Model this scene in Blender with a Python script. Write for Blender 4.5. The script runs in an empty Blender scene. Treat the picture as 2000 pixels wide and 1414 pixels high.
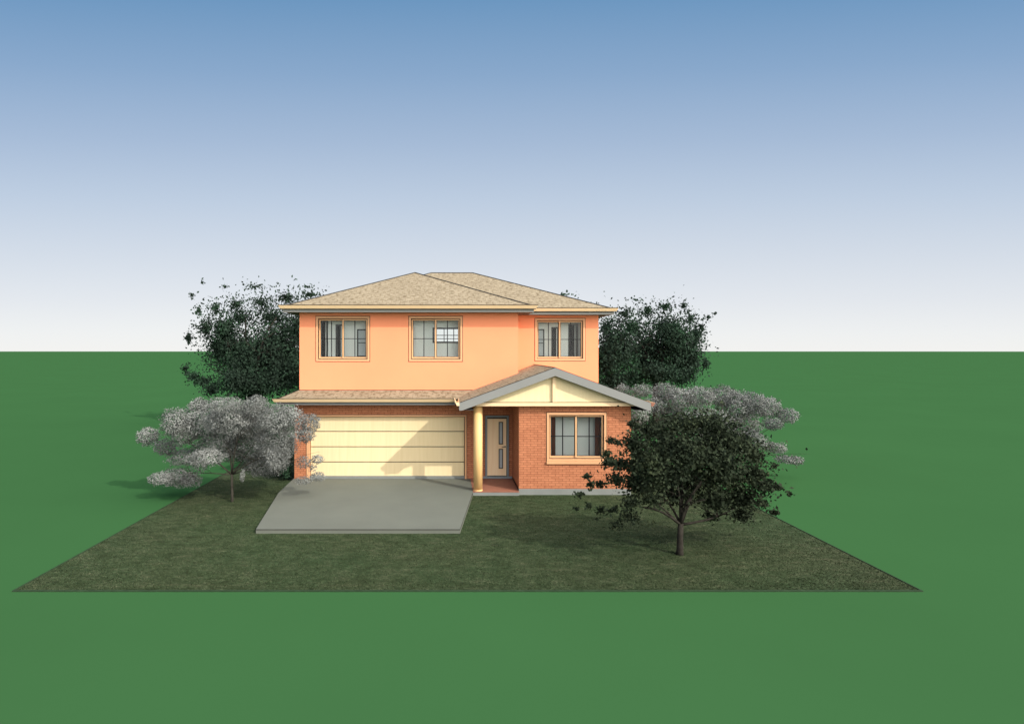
import bpy, math, random
import numpy as np
from mathutils import Vector

random.seed(7)
rng = np.random.default_rng(11)
scene = bpy.context.scene
col = scene.collection
R = math.radians

# ------------------------------------------------------------------ survey of the place (metres, camera at the origin of x and y)
F, VX, VY, H = 1117.0, 870.0, 686.0, 4.764     # focal length and vanishing point in photo pixels, eye height


def PX(x, Y):
    return (x - VX) * Y / F


def PZ(y, Y):
    return H - (y - VY) * Y / F


# ------------------------------------------------------------------ materials
def new_mat(name, rough=0.7, spec=0.3):
    m = bpy.data.materials.new(name)
    m.use_nodes = True
    nt = m.node_tree
    b = nt.nodes['Principled BSDF']
    b.inputs['Roughness'].default_value = rough
    b.inputs['Specular IOR Level'].default_value = spec
    return m, nt, b


def N(nt, kind, **kw):
    n = nt.nodes.new(kind)
    for k, v in kw.items():
        if k in n.inputs.keys():
            n.inputs[k].default_value = v
        else:
            setattr(n, k, v)
    return n


def L(nt, a, b):
    nt.links.new(a, b)


def coords(nt, scale=(1, 1, 1)):
    tc = N(nt, 'ShaderNodeTexCoord')
    mp = N(nt, 'ShaderNodeMapping')
    mp.inputs['Scale'].default_value = scale
    L(nt, tc.outputs['Object'], mp.inputs['Vector'])
    return mp.outputs['Vector']


def noisy(name, c, var=0.12, scale=3.0, detail=6.0, rough=0.75, spec=0.25, bump=0.0, bscale=60.0, stretch=(1, 1, 1), c2=None):
    m, nt, b = new_mat(name, rough, spec)
    v = coords(nt, stretch)
    nz = N(nt, 'ShaderNodeTexNoise', Scale=scale, Detail=detail, Roughness=0.6)
    L(nt, v, nz.inputs['Vector'])
    rp = N(nt, 'ShaderNodeValToRGB')
    e = rp.color_ramp.elements
    e[0].position, e[1].position = 0.3, 0.7
    e[0].color = tuple(x * (1 - var) for x in c) + (1,)
    e[1].color = (tuple(c2) if c2 else tuple(min(1, x * (1 + var)) for x in c)) + (1,)
    L(nt, nz.outputs['Fac'], rp.inputs['Fac'])
    L(nt, rp.outputs['Color'], b.inputs['Base Color'])
    if bump:
        n2 = N(nt, 'ShaderNodeTexNoise', Scale=bscale, Detail=4.0)
        L(nt, v, n2.inputs['Vector'])
        bp = N(nt, 'ShaderNodeBump', Strength=bump, Distance=0.01)
        L(nt, n2.outputs['Fac'], bp.inputs['Height'])
        L(nt, bp.outputs['Normal'], b.inputs['Normal'])
    return m


def planar_uv(nt, vscale=1.0):
    """along-the-wall coordinate and height, whichever way an upright face looks"""
    tc = N(nt, 'ShaderNodeTexCoord')
    sp = N(nt, 'ShaderNodeSeparateXYZ')
    L(nt, tc.outputs['Object'], sp.inputs[0])
    ge = N(nt, 'ShaderNodeNewGeometry')
    sn = N(nt, 'ShaderNodeSeparateXYZ')
    L(nt, ge.outputs['True Normal'], sn.inputs[0])
    ax = N(nt, 'ShaderNodeMath', operation='ABSOLUTE')
    ay = N(nt, 'ShaderNodeMath', operation='ABSOLUTE')
    L(nt, sn.outputs['X'], ax.inputs[0])
    L(nt, sn.outputs['Y'], ay.inputs[0])
    gt = N(nt, 'ShaderNodeMath', operation='GREATER_THAN')
    L(nt, ax.outputs[0], gt.inputs[0])
    L(nt, ay.outputs[0], gt.inputs[1])
    mx = N(nt, 'ShaderNodeMix', data_type='FLOAT')
    L(nt, gt.outputs[0], mx.inputs[0])
    L(nt, sp.outputs['X'], mx.inputs[2])
    L(nt, sp.outputs['Y'], mx.inputs[3])
    mz = N(nt, 'ShaderNodeMath', operation='MULTIPLY')
    mz.inputs[1].default_value = vscale
    L(nt, sp.outputs['Z'], mz.inputs[0])
    cb = N(nt, 'ShaderNodeCombineXYZ')
    L(nt, mx.outputs[0], cb.inputs['X'])
    L(nt, mz.outputs[0], cb.inputs['Y'])
    return cb.outputs[0]


def mult(nt, a, b, fac=1.0):
    mx = N(nt, 'ShaderNodeMix', data_type='RGBA', blend_type='MULTIPLY')
    mx.inputs[0].default_value = fac
    L(nt, a, mx.inputs[6])
    L(nt, b, mx.inputs[7])
    return mx.outputs[2]


def ramp(nt, fac, stops):
    rp = N(nt, 'ShaderNodeValToRGB')
    el = rp.color_ramp.elements
    while len(el) < len(stops):
        el.new(0.5)
    for e, (p, c) in zip(el, stops):
        e.position = p
        e.color = tuple(c) + (1,)
    L(nt, fac, rp.inputs['Fac'])
    return rp.outputs['Color']


def brick_mat():
    m, nt, b = new_mat('clay_brick', 0.85, 0.2)
    uv = planar_uv(nt)
    bt = N(nt, 'ShaderNodeTexBrick', Scale=1.0)
    bt.inputs['Brick Width'].default_value = 0.235
    bt.inputs['Row Height'].default_value = 0.077
    bt.inputs['Mortar Size'].default_value = 0.007
    bt.inputs['Mortar Smooth'].default_value = 0.3
    bt.inputs['Bias'].default_value = -0.1
    bt.inputs['Color1'].default_value = (0.54, 0.212, 0.104, 1)
    bt.inputs['Color2'].default_value = (0.45, 0.168, 0.081, 1)
    bt.inputs['Mortar'].default_value = (0.20, 0.068, 0.035, 1)
    L(nt, uv, bt.inputs['Vector'])
    nz = N(nt, 'ShaderNodeTexNoise', Scale=9.0, Detail=6.0)
    L(nt, uv, nz.inputs['Vector'])
    c = mult(nt, bt.outputs['Color'], ramp(nt, nz.outputs['Fac'], [(0.3, (0.82, 0.8, 0.8)), (0.7, (1, 1, 1))]))
    L(nt, c, b.inputs['Base Color'])
    bp = N(nt, 'ShaderNodeBump', Strength=0.5, Distance=0.006, invert=True)
    L(nt, bt.outputs['Fac'], bp.inputs['Height'])
    L(nt, bp.outputs['Normal'], b.inputs['Normal'])
    return m


def shingle_mat():
    m, nt, b = new_mat('roof_shingle', 0.9, 0.15)
    uv = planar_uv(nt, 2.6)
    bt = N(nt, 'ShaderNodeTexBrick', Scale=1.0)
    bt.inputs['Brick Width'].default_value = 0.34
    bt.inputs['Row Height'].default_value = 0.30
    bt.inputs['Mortar Size'].default_value = 0.012
    bt.inputs['Mortar Smooth'].default_value = 0.6
    bt.inputs['Color1'].default_value = (0.315, 0.262, 0.182, 1)
    bt.inputs['Color2'].default_value = (0.27, 0.222, 0.152, 1)
    bt.inputs['Mortar'].default_value = (0.22, 0.17, 0.105, 1)
    L(nt, uv, bt.inputs['Vector'])
    mp = N(nt, 'ShaderNodeMapping')
    mp.inputs['Scale'].default_value = (1.0, 1.6, 1)
    L(nt, uv, mp.inputs['Vector'])
    nz = N(nt, 'ShaderNodeTexNoise', Scale=6.0, Detail=5.0, Roughness=0.65)
    L(nt, mp.outputs['Vector'], nz.inputs['Vector'])
    c = mult(nt, bt.outputs['Color'], ramp(nt, nz.outputs['Fac'], [(0.40, (0.50, 0.46, 0.40)), (0.5, (0.95, 0.93, 0.9)), (0.66, (1.0, 1.0, 1.0))]))
    L(nt, c, b.inputs['Base Color'])
    bp = N(nt, 'ShaderNodeBump', Strength=0.6, Distance=0.02)
    L(nt, nz.outputs['Fac'], bp.inputs['Height'])
    L(nt, bp.outputs['Normal'], b.inputs['Normal'])
    return m


def glass_mat():
    """window glass with a faint pale film added to catch sun and shade"""
    m = bpy.data.materials.new('filmed_glass')
    m.use_nodes = True
    nt = m.node_tree
    nt.nodes.clear()
    out = N(nt, 'ShaderNodeOutputMaterial')
    tr = N(nt, 'ShaderNodeBsdfTransparent')
    tr.inputs['Color'].default_value = (0.95, 0.97, 0.96, 1)
    df = N(nt, 'ShaderNodeBsdfDiffuse')  # pale diffuse film added so the panes catch sunlight and eave shade
    df.inputs['Color'].default_value = (0.62, 0.64, 0.62, 1)
    m1 = N(nt, 'ShaderNodeMixShader')
    v = coords(nt)
    nz = N(nt, 'ShaderNodeTexNoise', Scale=1.3, Detail=3.0)
    L(nt, v, nz.inputs['Vector'])
    mr = N(nt, 'ShaderNodeMapRange')
    mr.inputs['To Min'].default_value = 0.0
    mr.inputs['To Max'].default_value = 0.015
    L(nt, nz.outputs['Fac'], mr.inputs['Value'])
    L(nt, mr.outputs[0], m1.inputs[0])
    L(nt, tr.outputs[0], m1.inputs[1])
    L(nt, df.outputs[0], m1.inputs[2])
    gl = N(nt, 'ShaderNodeBsdfGlossy')
    gl.inputs['Roughness'].default_value = 0.03
    m2 = N(nt, 'ShaderNodeMixShader')
    fr = N(nt, 'ShaderNodeFresnel', IOR=1.25)
    L(nt, fr.outputs[0], m2.inputs[0])
    L(nt, m1.outputs[0], m2.inputs[1])
    L(nt, gl.outputs[0], m2.inputs[2])
    L(nt, m2.outputs[0], out.inputs['Surface'])
    return m


def leaf_mat(name, stops, scale=1.2, transl=0.25, grain=0.35):
    m = bpy.data.materials.new(name)
    m.use_nodes = True
    nt = m.node_tree
    b = nt.nodes['Principled BSDF']
    b.inputs['Roughness'].default_value = 0.8
    b.inputs['Specular IOR Level'].default_value = 0.04
    v = coords(nt)
    nz = N(nt, 'ShaderNodeTexNoise', Scale=scale, Detail=4.0)
    L(nt, v, nz.inputs['Vector'])
    n2 = N(nt, 'ShaderNodeTexNoise', Scale=scale * 14, Detail=1.0)
    L(nt, v, n2.inputs['Vector'])
    ad = N(nt, 'ShaderNodeMix', data_type='FLOAT')
    ad.inputs[0].default_value = grain
    L(nt, nz.outputs['Fac'], ad.inputs[2])
    L(nt, n2.outputs['Fac'], ad.inputs[3])
    c = ramp(nt, ad.outputs[0], stops)
    L(nt, c, b.inputs['Base Color'])
    tl = N(nt, 'ShaderNodeBsdfTranslucent')
    L(nt, c, tl.inputs['Color'])
    mx = N(nt, 'ShaderNodeMixShader')
    mx.inputs[0].default_value = transl
    L(nt, b.outputs[0], mx.inputs[1])
    L(nt, tl.outputs[0], mx.inputs[2])
    L(nt, mx.outputs[0], nt.nodes['Material Output'].inputs['Surface'])
    return m


def lawn_mat():
    m, nt, b = new_mat('lawn_turf', 0.95, 0.1)
    v = coords(nt)
    n1 = N(nt, 'ShaderNodeTexNoise', Scale=0.35, Detail=4.0)
    n2 = N(nt, 'ShaderNodeTexNoise', Scale=3.8, Detail=8.0, Roughness=0.72)
    n3 = N(nt, 'ShaderNodeTexNoise', Scale=26.0, Detail=3.0)
    L(nt, v, n1.inputs['Vector'])
    L(nt, coords(nt, (0.55, 1.3, 1)), n2.inputs['Vector'])
    L(nt, coords(nt, (0.4, 1.3, 1)), n3.inputs['Vector'])
    c = ramp(nt, n2.outputs['Fac'], [(0.34, (0.024, 0.031, 0.014)), (0.5, (0.035, 0.051, 0.024)), (0.68, (0.070, 0.076, 0.044))])
    c = mult(nt, c, ramp(nt, n1.outputs['Fac'], [(0.35, (0.85, 0.98, 0.85)), (0.65, (1.1, 1.0, 0.95))]))
    c = mult(nt, c, ramp(nt, n3.outputs['Fac'], [(0.3, (0.72, 0.74, 0.7)), (0.55, (1.0, 1.0, 1.0)), (0.7, (1.9, 1.9, 1.95))]))
    L(nt, c, b.inputs['Base Color'])
    bp = N(nt, 'ShaderNodeBump', Strength=0.25, Distance=0.03)
    L(nt, n2.outputs['Fac'], bp.inputs['Height'])
    L(nt, bp.outputs['Normal'], b.inputs['Normal'])
    return m


def wood_mat(name, a, bcol, along='z'):
    m, nt, b = new_mat(name, 0.55, 0.3)
    v = coords(nt, (9, 9, 0.5) if along == 'z' else (0.5, 9, 9))
    nz = N(nt, 'ShaderNodeTexNoise', Scale=1.6, Detail=6.0, Roughness=0.6)
    L(nt, v, nz.inputs['Vector'])
    L(nt, ramp(nt, nz.outputs['Fac'], [(0.3, a), (0.7, bcol)]), b.inputs['Base Color'])
    return m


MAT = dict(
    ground=noisy('plain_green_ground', (0.033, 0.096, 0.033), 0.03, 0.15, 3, 0.95, 0.0),
    lawn=lawn_mat(),
    edging=noisy('dark_soil_edge', (0.025, 0.045, 0.022), 0.2, 5, rough=0.95, spec=0.1),
    concrete=noisy('smooth_concrete', (0.122, 0.130, 0.107), 0.07, 0.6, 8, 0.85, 0.2, bump=0.15, bscale=90),
    slab=noisy('slab_concrete', (0.19, 0.20, 0.185), 0.08, 2, 8, 0.85, 0.2, bump=0.15),
    render=noisy('orange_render', (0.90, 0.308, 0.158), 0.03, 0.8, 6, 0.9, 0.1, bump=0.12, bscale=120),
    brick=brick_mat(),
    shingle=shingle_mat(),
    gutter=noisy('cream_gutter_paint', (0.80, 0.58, 0.34), 0.03, 2, rough=0.45, spec=0.4),
    fascia=noisy('grey_fascia_paint', (0.215, 0.215, 0.202), 0.04, 2, rough=0.6),
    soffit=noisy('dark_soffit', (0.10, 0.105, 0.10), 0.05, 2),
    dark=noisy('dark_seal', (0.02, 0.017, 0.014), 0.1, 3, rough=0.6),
    trim=noisy('cream_trim_paint', (0.62, 0.355, 0.18), 0.03, 2, rough=0.5, spec=0.35),
    casing=noisy('peach_trim_paint', (0.66, 0.345, 0.175), 0.03, 2, rough=0.5, spec=0.35),
    column=noisy('yellow_column_paint', (0.76, 0.48, 0.20), 0.03, 3, rough=0.5, spec=0.35),
    gdoor=wood_mat('pale_timber_door', (0.71, 0.56, 0.32), (0.76, 0.61, 0.36)),
    infill=wood_mat('pale_timber_cladding', (0.72, 0.58, 0.33), (0.78, 0.65, 0.39)),
    door=wood_mat('light_oak', (0.86, 0.61, 0.36), (0.91, 0.70, 0.45)),
    doorframe=noisy('grey_door_frame', (0.22, 0.25, 0.26), 0.05, 3),
    tile=noisy('terracotta_tile', (0.26, 0.108, 0.068), 0.12, 4, rough=0.6),
    glass=glass_mat(),
    muntin=noisy('black_bar_paint', (0.012, 0.012, 0.014), 0.1, 3, rough=0.4),
    metal=noisy('dark_bronze', (0.05, 0.035, 0.025), 0.1, 8, rough=0.35, spec=0.5),
    inner=noisy('pale_grey_plaster', (0.72, 0.73, 0.71), 0.02, 1, rough=0.9, spec=0.1),
    innerdoor=noisy('dark_inner_door', (0.012, 0.012, 0.014), 0.1, 2, rough=0.9, spec=0.05),
    curtain=noisy('brown_curtain', (0.22, 0.075, 0.05), 0.15, 3, rough=0.9, spec=0.1, stretch=(6, 6, 0.3)),
    bark=noisy('dark_bark', (0.030, 0.026, 0.021), 0.35, 9, rough=0.95, spec=0.1, bump=0.5, bscale=30),
    greybark=noisy('grey_bark', (0.042, 0.038, 0.03), 0.3, 9, rough=0.95, spec=0.1, bump=0.5, bscale=30),
    grey_pane=noisy('blue_grey_pane', (0.42, 0.45, 0.47), 0.1, 2, rough=0.2),
    leaf_dark=leaf_mat('dark_evergreen_leaf', [(0.3, (0.018, 0.024, 0.019)), (0.55, (0.030, 0.052, 0.034)), (0.75, (0.040, 0.11, 0.048))], 0.9, 0.15),
    leaf_olive=leaf_mat('dark_olive_leaf', [(0.32, (0.014, 0.019, 0.011)), (0.52, (0.030, 0.040, 0.024)), (0.70, (0.060, 0.074, 0.036))], 1.6, 0.15),
    leaf_silver=leaf_mat('silver_grey_leaf', [(0.3, (0.10, 0.105, 0.098)), (0.5, (0.185, 0.191, 0.18)), (0.72, (0.30, 0.305, 0.285))], 1.2, 0.04, 0.08),
    blade=leaf_mat('grass_blade', [(0.3, (0.025, 0.034, 0.015)), (0.5, (0.042, 0.060, 0.028)), (0.7, (0.115, 0.128, 0.074))], 2.0, 0.2, 0.5),
)


# ------------------------------------------------------------------ mesh helpers
class MB:
    def __init__(self):
        self.v, self.f = [], []

    def poly(self, pts):
        i = len(self.v)
        self.v += [tuple(p) for p in pts]
        self.f.append(tuple(range(i, i + len(pts))))
        return self

    def box(self, x0, x1, y0, y1, z0, z1):
        i = len(self.v)
        self.v += [(x0, y0, z0), (x1, y0, z0), (x1, y1, z0), (x0, y1, z0), (x0, y0, z1), (x1, y0, z1), (x1, y1, z1), (x0, y1, z1)]
        self.f += [tuple(i + k for k in q) for q in ((0, 3, 2, 1), (4, 5, 6, 7), (0, 1, 5, 4), (1, 2, 6, 5), (2, 3, 7, 6), (3, 0, 4, 7))]
        return self

    def extrude(self, pts, d):
        """closed solid: polygon pts swept by the vector d"""
        n, i = len(pts), len(self.v)
        self.v += [tuple(p) for p in pts] + [tuple(a + b for a, b in zip(p, d)) for p in pts]
        self.f.append(tuple(i + k for k in range(n)))
        self.f.append(tuple(i + n + k for k in reversed(range(n))))
        for k in range(n):
            j = (k + 1) % n
            self.f.append((i + j, i + k, i + n + k, i + n + j))
        return self

    def ring(self, x0, x1, z0, z1, w, y0, y1, wb=None):
        """a rectangular frame of border w between y0 and y1 (mitred)"""
        wb = w if wb is None else wb
        o = [(x0, z0), (x1, z0), (x1, z1), (x0, z1)]
        n = [(x0 + w, z0 + wb), (x1 - w, z0 + wb), (x1 - w, z1 - w), (x0 + w, z1 - w)]
        for k in range(4):
            j = (k + 1) % 4
            q = [o[k], o[j], n[j], n[k]]
            self.poly([(a, y0, c) for a, c in q])
            self.poly([(a, y1, c) for a, c in reversed(q)])
            self.poly([(o[j][0], y0, o[j][1]), (o[k][0], y0, o[k][1]), (o[k][0], y1, o[k][1]), (o[j][0], y1, o[j][1])])
            self.poly([(n[k][0], y0, n[k][1]), (n[j][0], y0, n[j][1]), (n[j][0], y1, n[j][1]), (n[k][0], y1, n[k][1])])
        return self

    def tube(self, pts, radii, n=8, cap=True):
        rings = []
        P = [Vector(p) for p in pts]
        for k, p in enumerate(P):
            t = (P[min(k + 1, len(P) - 1)] - P[max(k - 1, 0)]).normalized()
            a = t.cross(Vector((0, 1, 0.01)) if abs(t.y) < 0.9 else Vector((1, 0, 0))).normalized()
            b = t.cross(a)
            i = len(self.v)
            for s in range(n):
                an = 2 * math.pi * s / n
                self.v.append(tuple(p + (a * math.cos(an) + b * math.sin(an)) * radii[k]))
            rings.append(i)
        for i, j in zip(rings, rings[1:]):
            for s in range(n):
                u = (s + 1) % n
                self.f.append((i + s, i + u, j + u, j + s))
        if cap:
            self.f.append(tuple(rings[0] + s for s in reversed(range(n))))
            self.f.append(tuple(rings[-1] + s for s in range(n)))
        return self

    def build(self, name, mat, parent=None, org=(0, 0, 0), smooth=False):
        me = bpy.data.meshes.new(name)
        me.from_pydata([(a - org[0], b - org[1], c - org[2]) for a, b, c in self.v], [], self.f)
        me.materials.append(MAT[mat])
        me.update()
        if smooth:
            me.polygons.foreach_set('use_smooth', [True] * len(me.polygons))
        o = bpy.data.objects.new(name, me)
        col.objects.link(o)
        if parent:
            o.parent = parent
        return o


def wall(mb, u0, u1, z0, z1, d0, d1, holes=(), axis='x', skip=()):
    """upright wall between depths d0 (outside) and d1 with rectangular holes (u0,u1,z0,z1)"""
    us = sorted({u0, u1, *[h[0] for h in holes], *[h[1] for h in holes]})
    zs = sorted({z0, z1, *[h[2] for h in holes], *[h[3] for h in holes]})

    def P(u, d, z):
        return (u, d, z) if axis == 'x' else (d, u, z)

    def solid(i, j):
        if i < 0 or j < 0 or i >= len(us) - 1 or j >= len(zs) - 1:
            return False
        cu, cz = (us[i] + us[i + 1]) / 2, (zs[j] + zs[j + 1]) / 2
        return not any(h[0] < cu < h[1] and h[2] < cz < h[3] for h in holes)

    for i in range(len(us) - 1):
        for j in range(len(zs) - 1):
            if not solid(i, j):
                continue
            a, b, c, d = us[i], us[i + 1], zs[j], zs[j + 1]
            mb.poly([P(a, d0, c), P(b, d0, c), P(b, d0, d), P(a, d0, d)])
            mb.poly([P(a, d1, d), P(b, d1, d), P(b, d1, c), P(a, d1, c)])
            if not solid(i - 1, j):
                mb.poly([P(a, d0, c), P(a, d0, d), P(a, d1, d), P(a, d1, c)])
            if not solid(i + 1, j):
                mb.poly([P(b, d0, d), P(b, d0, c), P(b, d1, c), P(b, d1, d)])
            if not solid(i, j - 1):
                mb.poly([P(a, d0, c), P(a, d1, c), P(b, d1, c), P(b, d0, c)])
            if not solid(i, j + 1):
                mb.poly([P(a, d0, d), P(b, d0, d), P(b, d1, d), P(a, d1, d)])


def np_mesh(name, verts, faces, mat, parent=None):
    me = bpy.data.meshes.new(name)
    nf, k = faces.shape
    me.vertices.add(len(verts))
    me.vertices.foreach_set('co', verts.astype(np.float32).ravel())
    me.loops.add(nf * k)
    me.loops.foreach_set('vertex_index', faces.astype(np.int32).ravel())
    me.polygons.add(nf)
    me.polygons.foreach_set('loop_start', np.arange(0, nf * k, k, dtype=np.int32))
    me.update(calc_edges=True)
    me.materials.append(MAT[mat])
    o = bpy.data.objects.new(name, me)
    col.objects.link(o)
    if parent:
        o.parent = parent
    return o


def tag(o, label=None, cat=None, group=None, kind=None):
    for k, v in (('label', label), ('category', cat), ('group', group), ('kind', kind)):
        if v:
            o[k] = v
    return o


def empty(name, loc):
    o = bpy.data.objects.new(name, None)
    o.empty_display_size = 0.3
    o.location = loc
    col.objects.link(o)
    return o


# ------------------------------------------------------------------ camera
cam_d = bpy.data.cameras.new('camera')
cam = bpy.data.objects.new('camera', cam_d)
col.objects.link(cam)
cam.location = (0, 0, H)
cam.rotation_euler = (R(90), 0, 0)
cam_d.sensor_fit = 'HORIZONTAL'
cam_d.sensor_width = 36
cam_d.lens = F / 2000 * 36
cam_d.shift_x = (1000 - VX) / 2000
cam_d.shift_y = -(707 - VY) / 2000
cam_d.clip_start = 0.1
cam_d.clip_end = 30000
scene.camera = cam

# ------------------------------------------------------------------ daylight
SUN = Vector((1.1, -1.0, 1.07))
sun_d = bpy.data.lights.new('sun', 'SUN')
sun_d.energy = 3.1
sun_d.angle = R(0.5)
sun_d.color = (1.0, 0.955, 0.87)
sun = bpy.data.objects.new('sun', sun_d)
sun.rotation_euler = (-SUN).to_track_quat('-Z', 'Y').to_euler()
sun.location = (12, -10, 15)
col.objects.link(sun)

w = bpy.data.worlds.new('World')
scene.world = w
w.use_nodes = True
nt = w.node_tree
nt.nodes.clear()
wo = N(nt, 'ShaderNodeOutputWorld')
bg = N(nt, 'ShaderNodeBackground', Strength=0.1)
sky = N(nt, 'ShaderNodeTexSky', sky_type='NISHITA', sun_disc=False)
sky.sun_elevation = math.atan2(SUN.z, math.hypot(SUN.x, SUN.y))
sky.sun_rotation = math.atan2(SUN.x, SUN.y)
tc = N(nt, 'ShaderNodeTexCoord')
sp = N(nt, 'ShaderNodeSeparateXYZ')
L(nt, tc.outputs['Generated'], sp.inputs[0])


def M2(op, a, b=None):
    n = N(nt, 'ShaderNodeMath', operation=op)
    for k, q in enumerate((a, b)):
        if q is None:
            continue
        if isinstance(q, (int, float)):
            n.inputs[k].default_value = q
        else:
            L(nt, q, n.inputs[k])
    return n.outputs[0]


x2 = M2('MULTIPLY', M2('POWER', M2('ABSOLUTE', sp.outputs['X']), 2.0), 0.15)
y2 = M2('POWER', M2('ABSOLUTE', sp.outputs['Y']), 2.0)
z2 = M2('MULTIPLY', M2('POWER', M2('ABSOLUTE', sp.outputs['Z']), 2.0), 0.06)
den = M2('SQRT', M2('ADD', M2('ADD', x2, y2), z2))
tt = M2('DIVIDE', sp.outputs['Z'], M2('MAXIMUM', den, 0.02))


def srgb(r, g, b):
    return tuple(((c / 255 / 12.92) if c / 255 <= 0.04045 else ((c / 255 + 0.055) / 1.055) ** 2.4) for c in (r, g, b))


SKY_STOPS = [(0.0, (246, 246, 244)), (0.03, (241, 243, 244)), (0.085, (229, 233, 239)), (0.16, (214, 222, 233)), (0.26, (192, 207, 226)),
             (0.36, (168, 189, 216)), (0.48, (139, 170, 205)), (0.615, (107, 151, 193)), (0.95, (82, 132, 186))]
haze = ramp(nt, tt, [(p, srgb(*c)) for p, c in SKY_STOPS])
sc10 = N(nt, 'ShaderNodeVectorMath', operation='SCALE')
SKY_GAIN = sc10.inputs['Scale']
SKY_GAIN.default_value = 10.0
L(nt, haze, sc10.inputs[0])
mxs = N(nt, 'ShaderNodeMix', data_type='RGBA')
mxs.inputs[0].default_value = 0.95
L(nt, sky.outputs['Color'], mxs.inputs[6])
L(nt, sc10.outputs[0], mxs.inputs[7])
# sky glow added around the sun, behind the photographer, to raise the ambient light
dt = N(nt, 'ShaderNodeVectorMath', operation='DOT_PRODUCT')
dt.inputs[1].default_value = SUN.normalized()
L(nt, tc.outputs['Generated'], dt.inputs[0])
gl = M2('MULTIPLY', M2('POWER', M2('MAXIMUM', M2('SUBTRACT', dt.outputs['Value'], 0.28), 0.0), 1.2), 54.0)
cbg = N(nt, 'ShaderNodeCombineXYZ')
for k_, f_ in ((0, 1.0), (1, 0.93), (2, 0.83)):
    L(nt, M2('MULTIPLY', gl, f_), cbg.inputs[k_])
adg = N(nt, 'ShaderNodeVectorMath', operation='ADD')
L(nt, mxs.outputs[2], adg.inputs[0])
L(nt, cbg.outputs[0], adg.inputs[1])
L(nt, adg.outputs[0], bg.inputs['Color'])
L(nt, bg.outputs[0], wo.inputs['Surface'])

scene.view_settings.view_transform = 'Standard'
scene.view_settings.look = 'None'
EXPO = 0.2
scene.view_settings.exposure = EXPO
SKY_GAIN.default_value = 10.0 / 2 ** EXPO
scene.view_settings.gamma = 1.0
try:
    scene.cycles.use_denoising = True
    scene.cycles.max_bounces = 8
    scene.cycles.transparent_max_bounces = 12
except Exception:
    pass

# ------------------------------------------------------------------ ground, lawn, driveway
g = MB()
g.poly([(-9000, -60, 0), (9000, -60, 0), (9000, 12000, 0), (-9000, 12000, 0)])
tag(g.build('ground', 'ground'), kind='structure')

LX0, LX1, LY0, LY1 = PX(29.5, 11.38), PX(1796.5, 11.38), 11.38, 41.0
g = MB()
g.poly([(LX0, LY0, 0.008), (LX1, LY0, 0.008), (LX1, LY1, 0.008), (LX0, LY1, 0.008)])
tag(g.build('lawn', 'lawn'), kind='structure')
g = MB()
for a in ((LX0 - 0.03, LX1 + 0.03, LY0 - 0.05, LY0), (LX0 - 0.03, LX1 + 0.03, LY1, LY1 + 0.05), (LX0 - 0.03, LX0, LY0, LY1), (LX1, LX1 + 0.03, LY0, LY1)):
    g.box(*a, -0.02, 0.022)
tag(g.build('lawn_edge', 'edging'), kind='structure')

DZ = 0.12
drv = [(-5.54, 20.85), (-5.483, 18.78), (-4.95, 14.93), (0.38, 14.93), (0.908, 18.88), (0.908, 20.85)]
g = MB().extrude([(x, y, -0.02) for x, y in drv], (0, 0, DZ + 0.02))
tag(g.build('driveway', 'concrete'), kind='structure')

g = MB().box(-4.95, 0.38, 14.926, 14.9299, DZ - 0.018, DZ + 0.001)
g.extrude([(0.381, 14.93, DZ - 0.018), (0.909, 18.84, DZ - 0.018), (0.909, 18.84, DZ + 0.001), (0.381, 14.93, DZ + 0.001)], (0.004, 0, 0))
tag(g.build('driveway_edge', 'dark'), kind='structure')

# short grass standing on the lawn
nb = 150000
bx = rng.uniform(LX0 + 0.02, LX1 - 0.02, nb * 2)
by = LY0 + 0.02 + (21.5 - LY0) * rng.uniform(0, 1, nb * 2) ** 1.3
keep = np.ones(nb * 2, bool)
keep &= ~((bx > -5.5) & (bx < 6.2) & (by > 20.8))
keep &= ~((bx > 0.9) & (bx < 6.17) & (by > 18.8))
keep &= ~((by > 14.9) & (bx > -4.93 - (by - 14.93) * 0.145) & (bx < 0.4 + (by - 14.93) * 0.136))
bx, by = bx[keep][:nb], by[keep][:nb]
n = len(bx)
hgt = rng.uniform(0.008, 0.024, n)
an = rng.uniform(0, 2 * math.pi, n)
wd = rng.uniform(0.006, 0.014, n)
ln = rng.normal(0, 0.02, (n, 2))
V = np.zeros((n, 3, 3))
V[:, 0] = np.stack([bx - np.cos(an) * wd, by - np.sin(an) * wd, np.full(n, 0.006)], 1)
V[:, 1] = np.stack([bx + np.cos(an) * wd, by + np.sin(an) * wd, np.full(n, 0.006)], 1)
V[:, 2] = np.stack([bx + ln[:, 0], by + ln[:, 1], 0.008 + hgt], 1)
o = np_mesh('grass', V.reshape(-1, 3), np.arange(n * 3).reshape(-1, 3), 'blade')
tag(o, 'short dull olive grass covering the rectangular lawn around the house', 'grass', kind='stuff')

# ------------------------------------------------------------------ the house
HB = (0.0, 20.85, 0.0)
house = empty('house', HB)
tag(house, 'two storey house with orange upper walls over a brick garage and gabled porch', 'house')


def part(mb, name, mat, parent=None, smooth=False):
    return mb.build(name, mat, parent or house, HB if True else None, smooth)


XL, XR = -5.507, 6.148          # outer faces of the side walls
XE = 2.435                      # side wall of the entrance wing
YG, YW, YU, YR, YB = 20.85, 18.95, 21.58, 22.98, 32.61   # garage front, wing front, upper left front, upper right front, rear
ZS = 0.209                      # floor slab


def win_rect(x0, x1, y0, y1, Y):
    return PX(x0, Y), PX(x1, Y), PZ(y1, Y), PZ(y0, Y)


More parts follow.
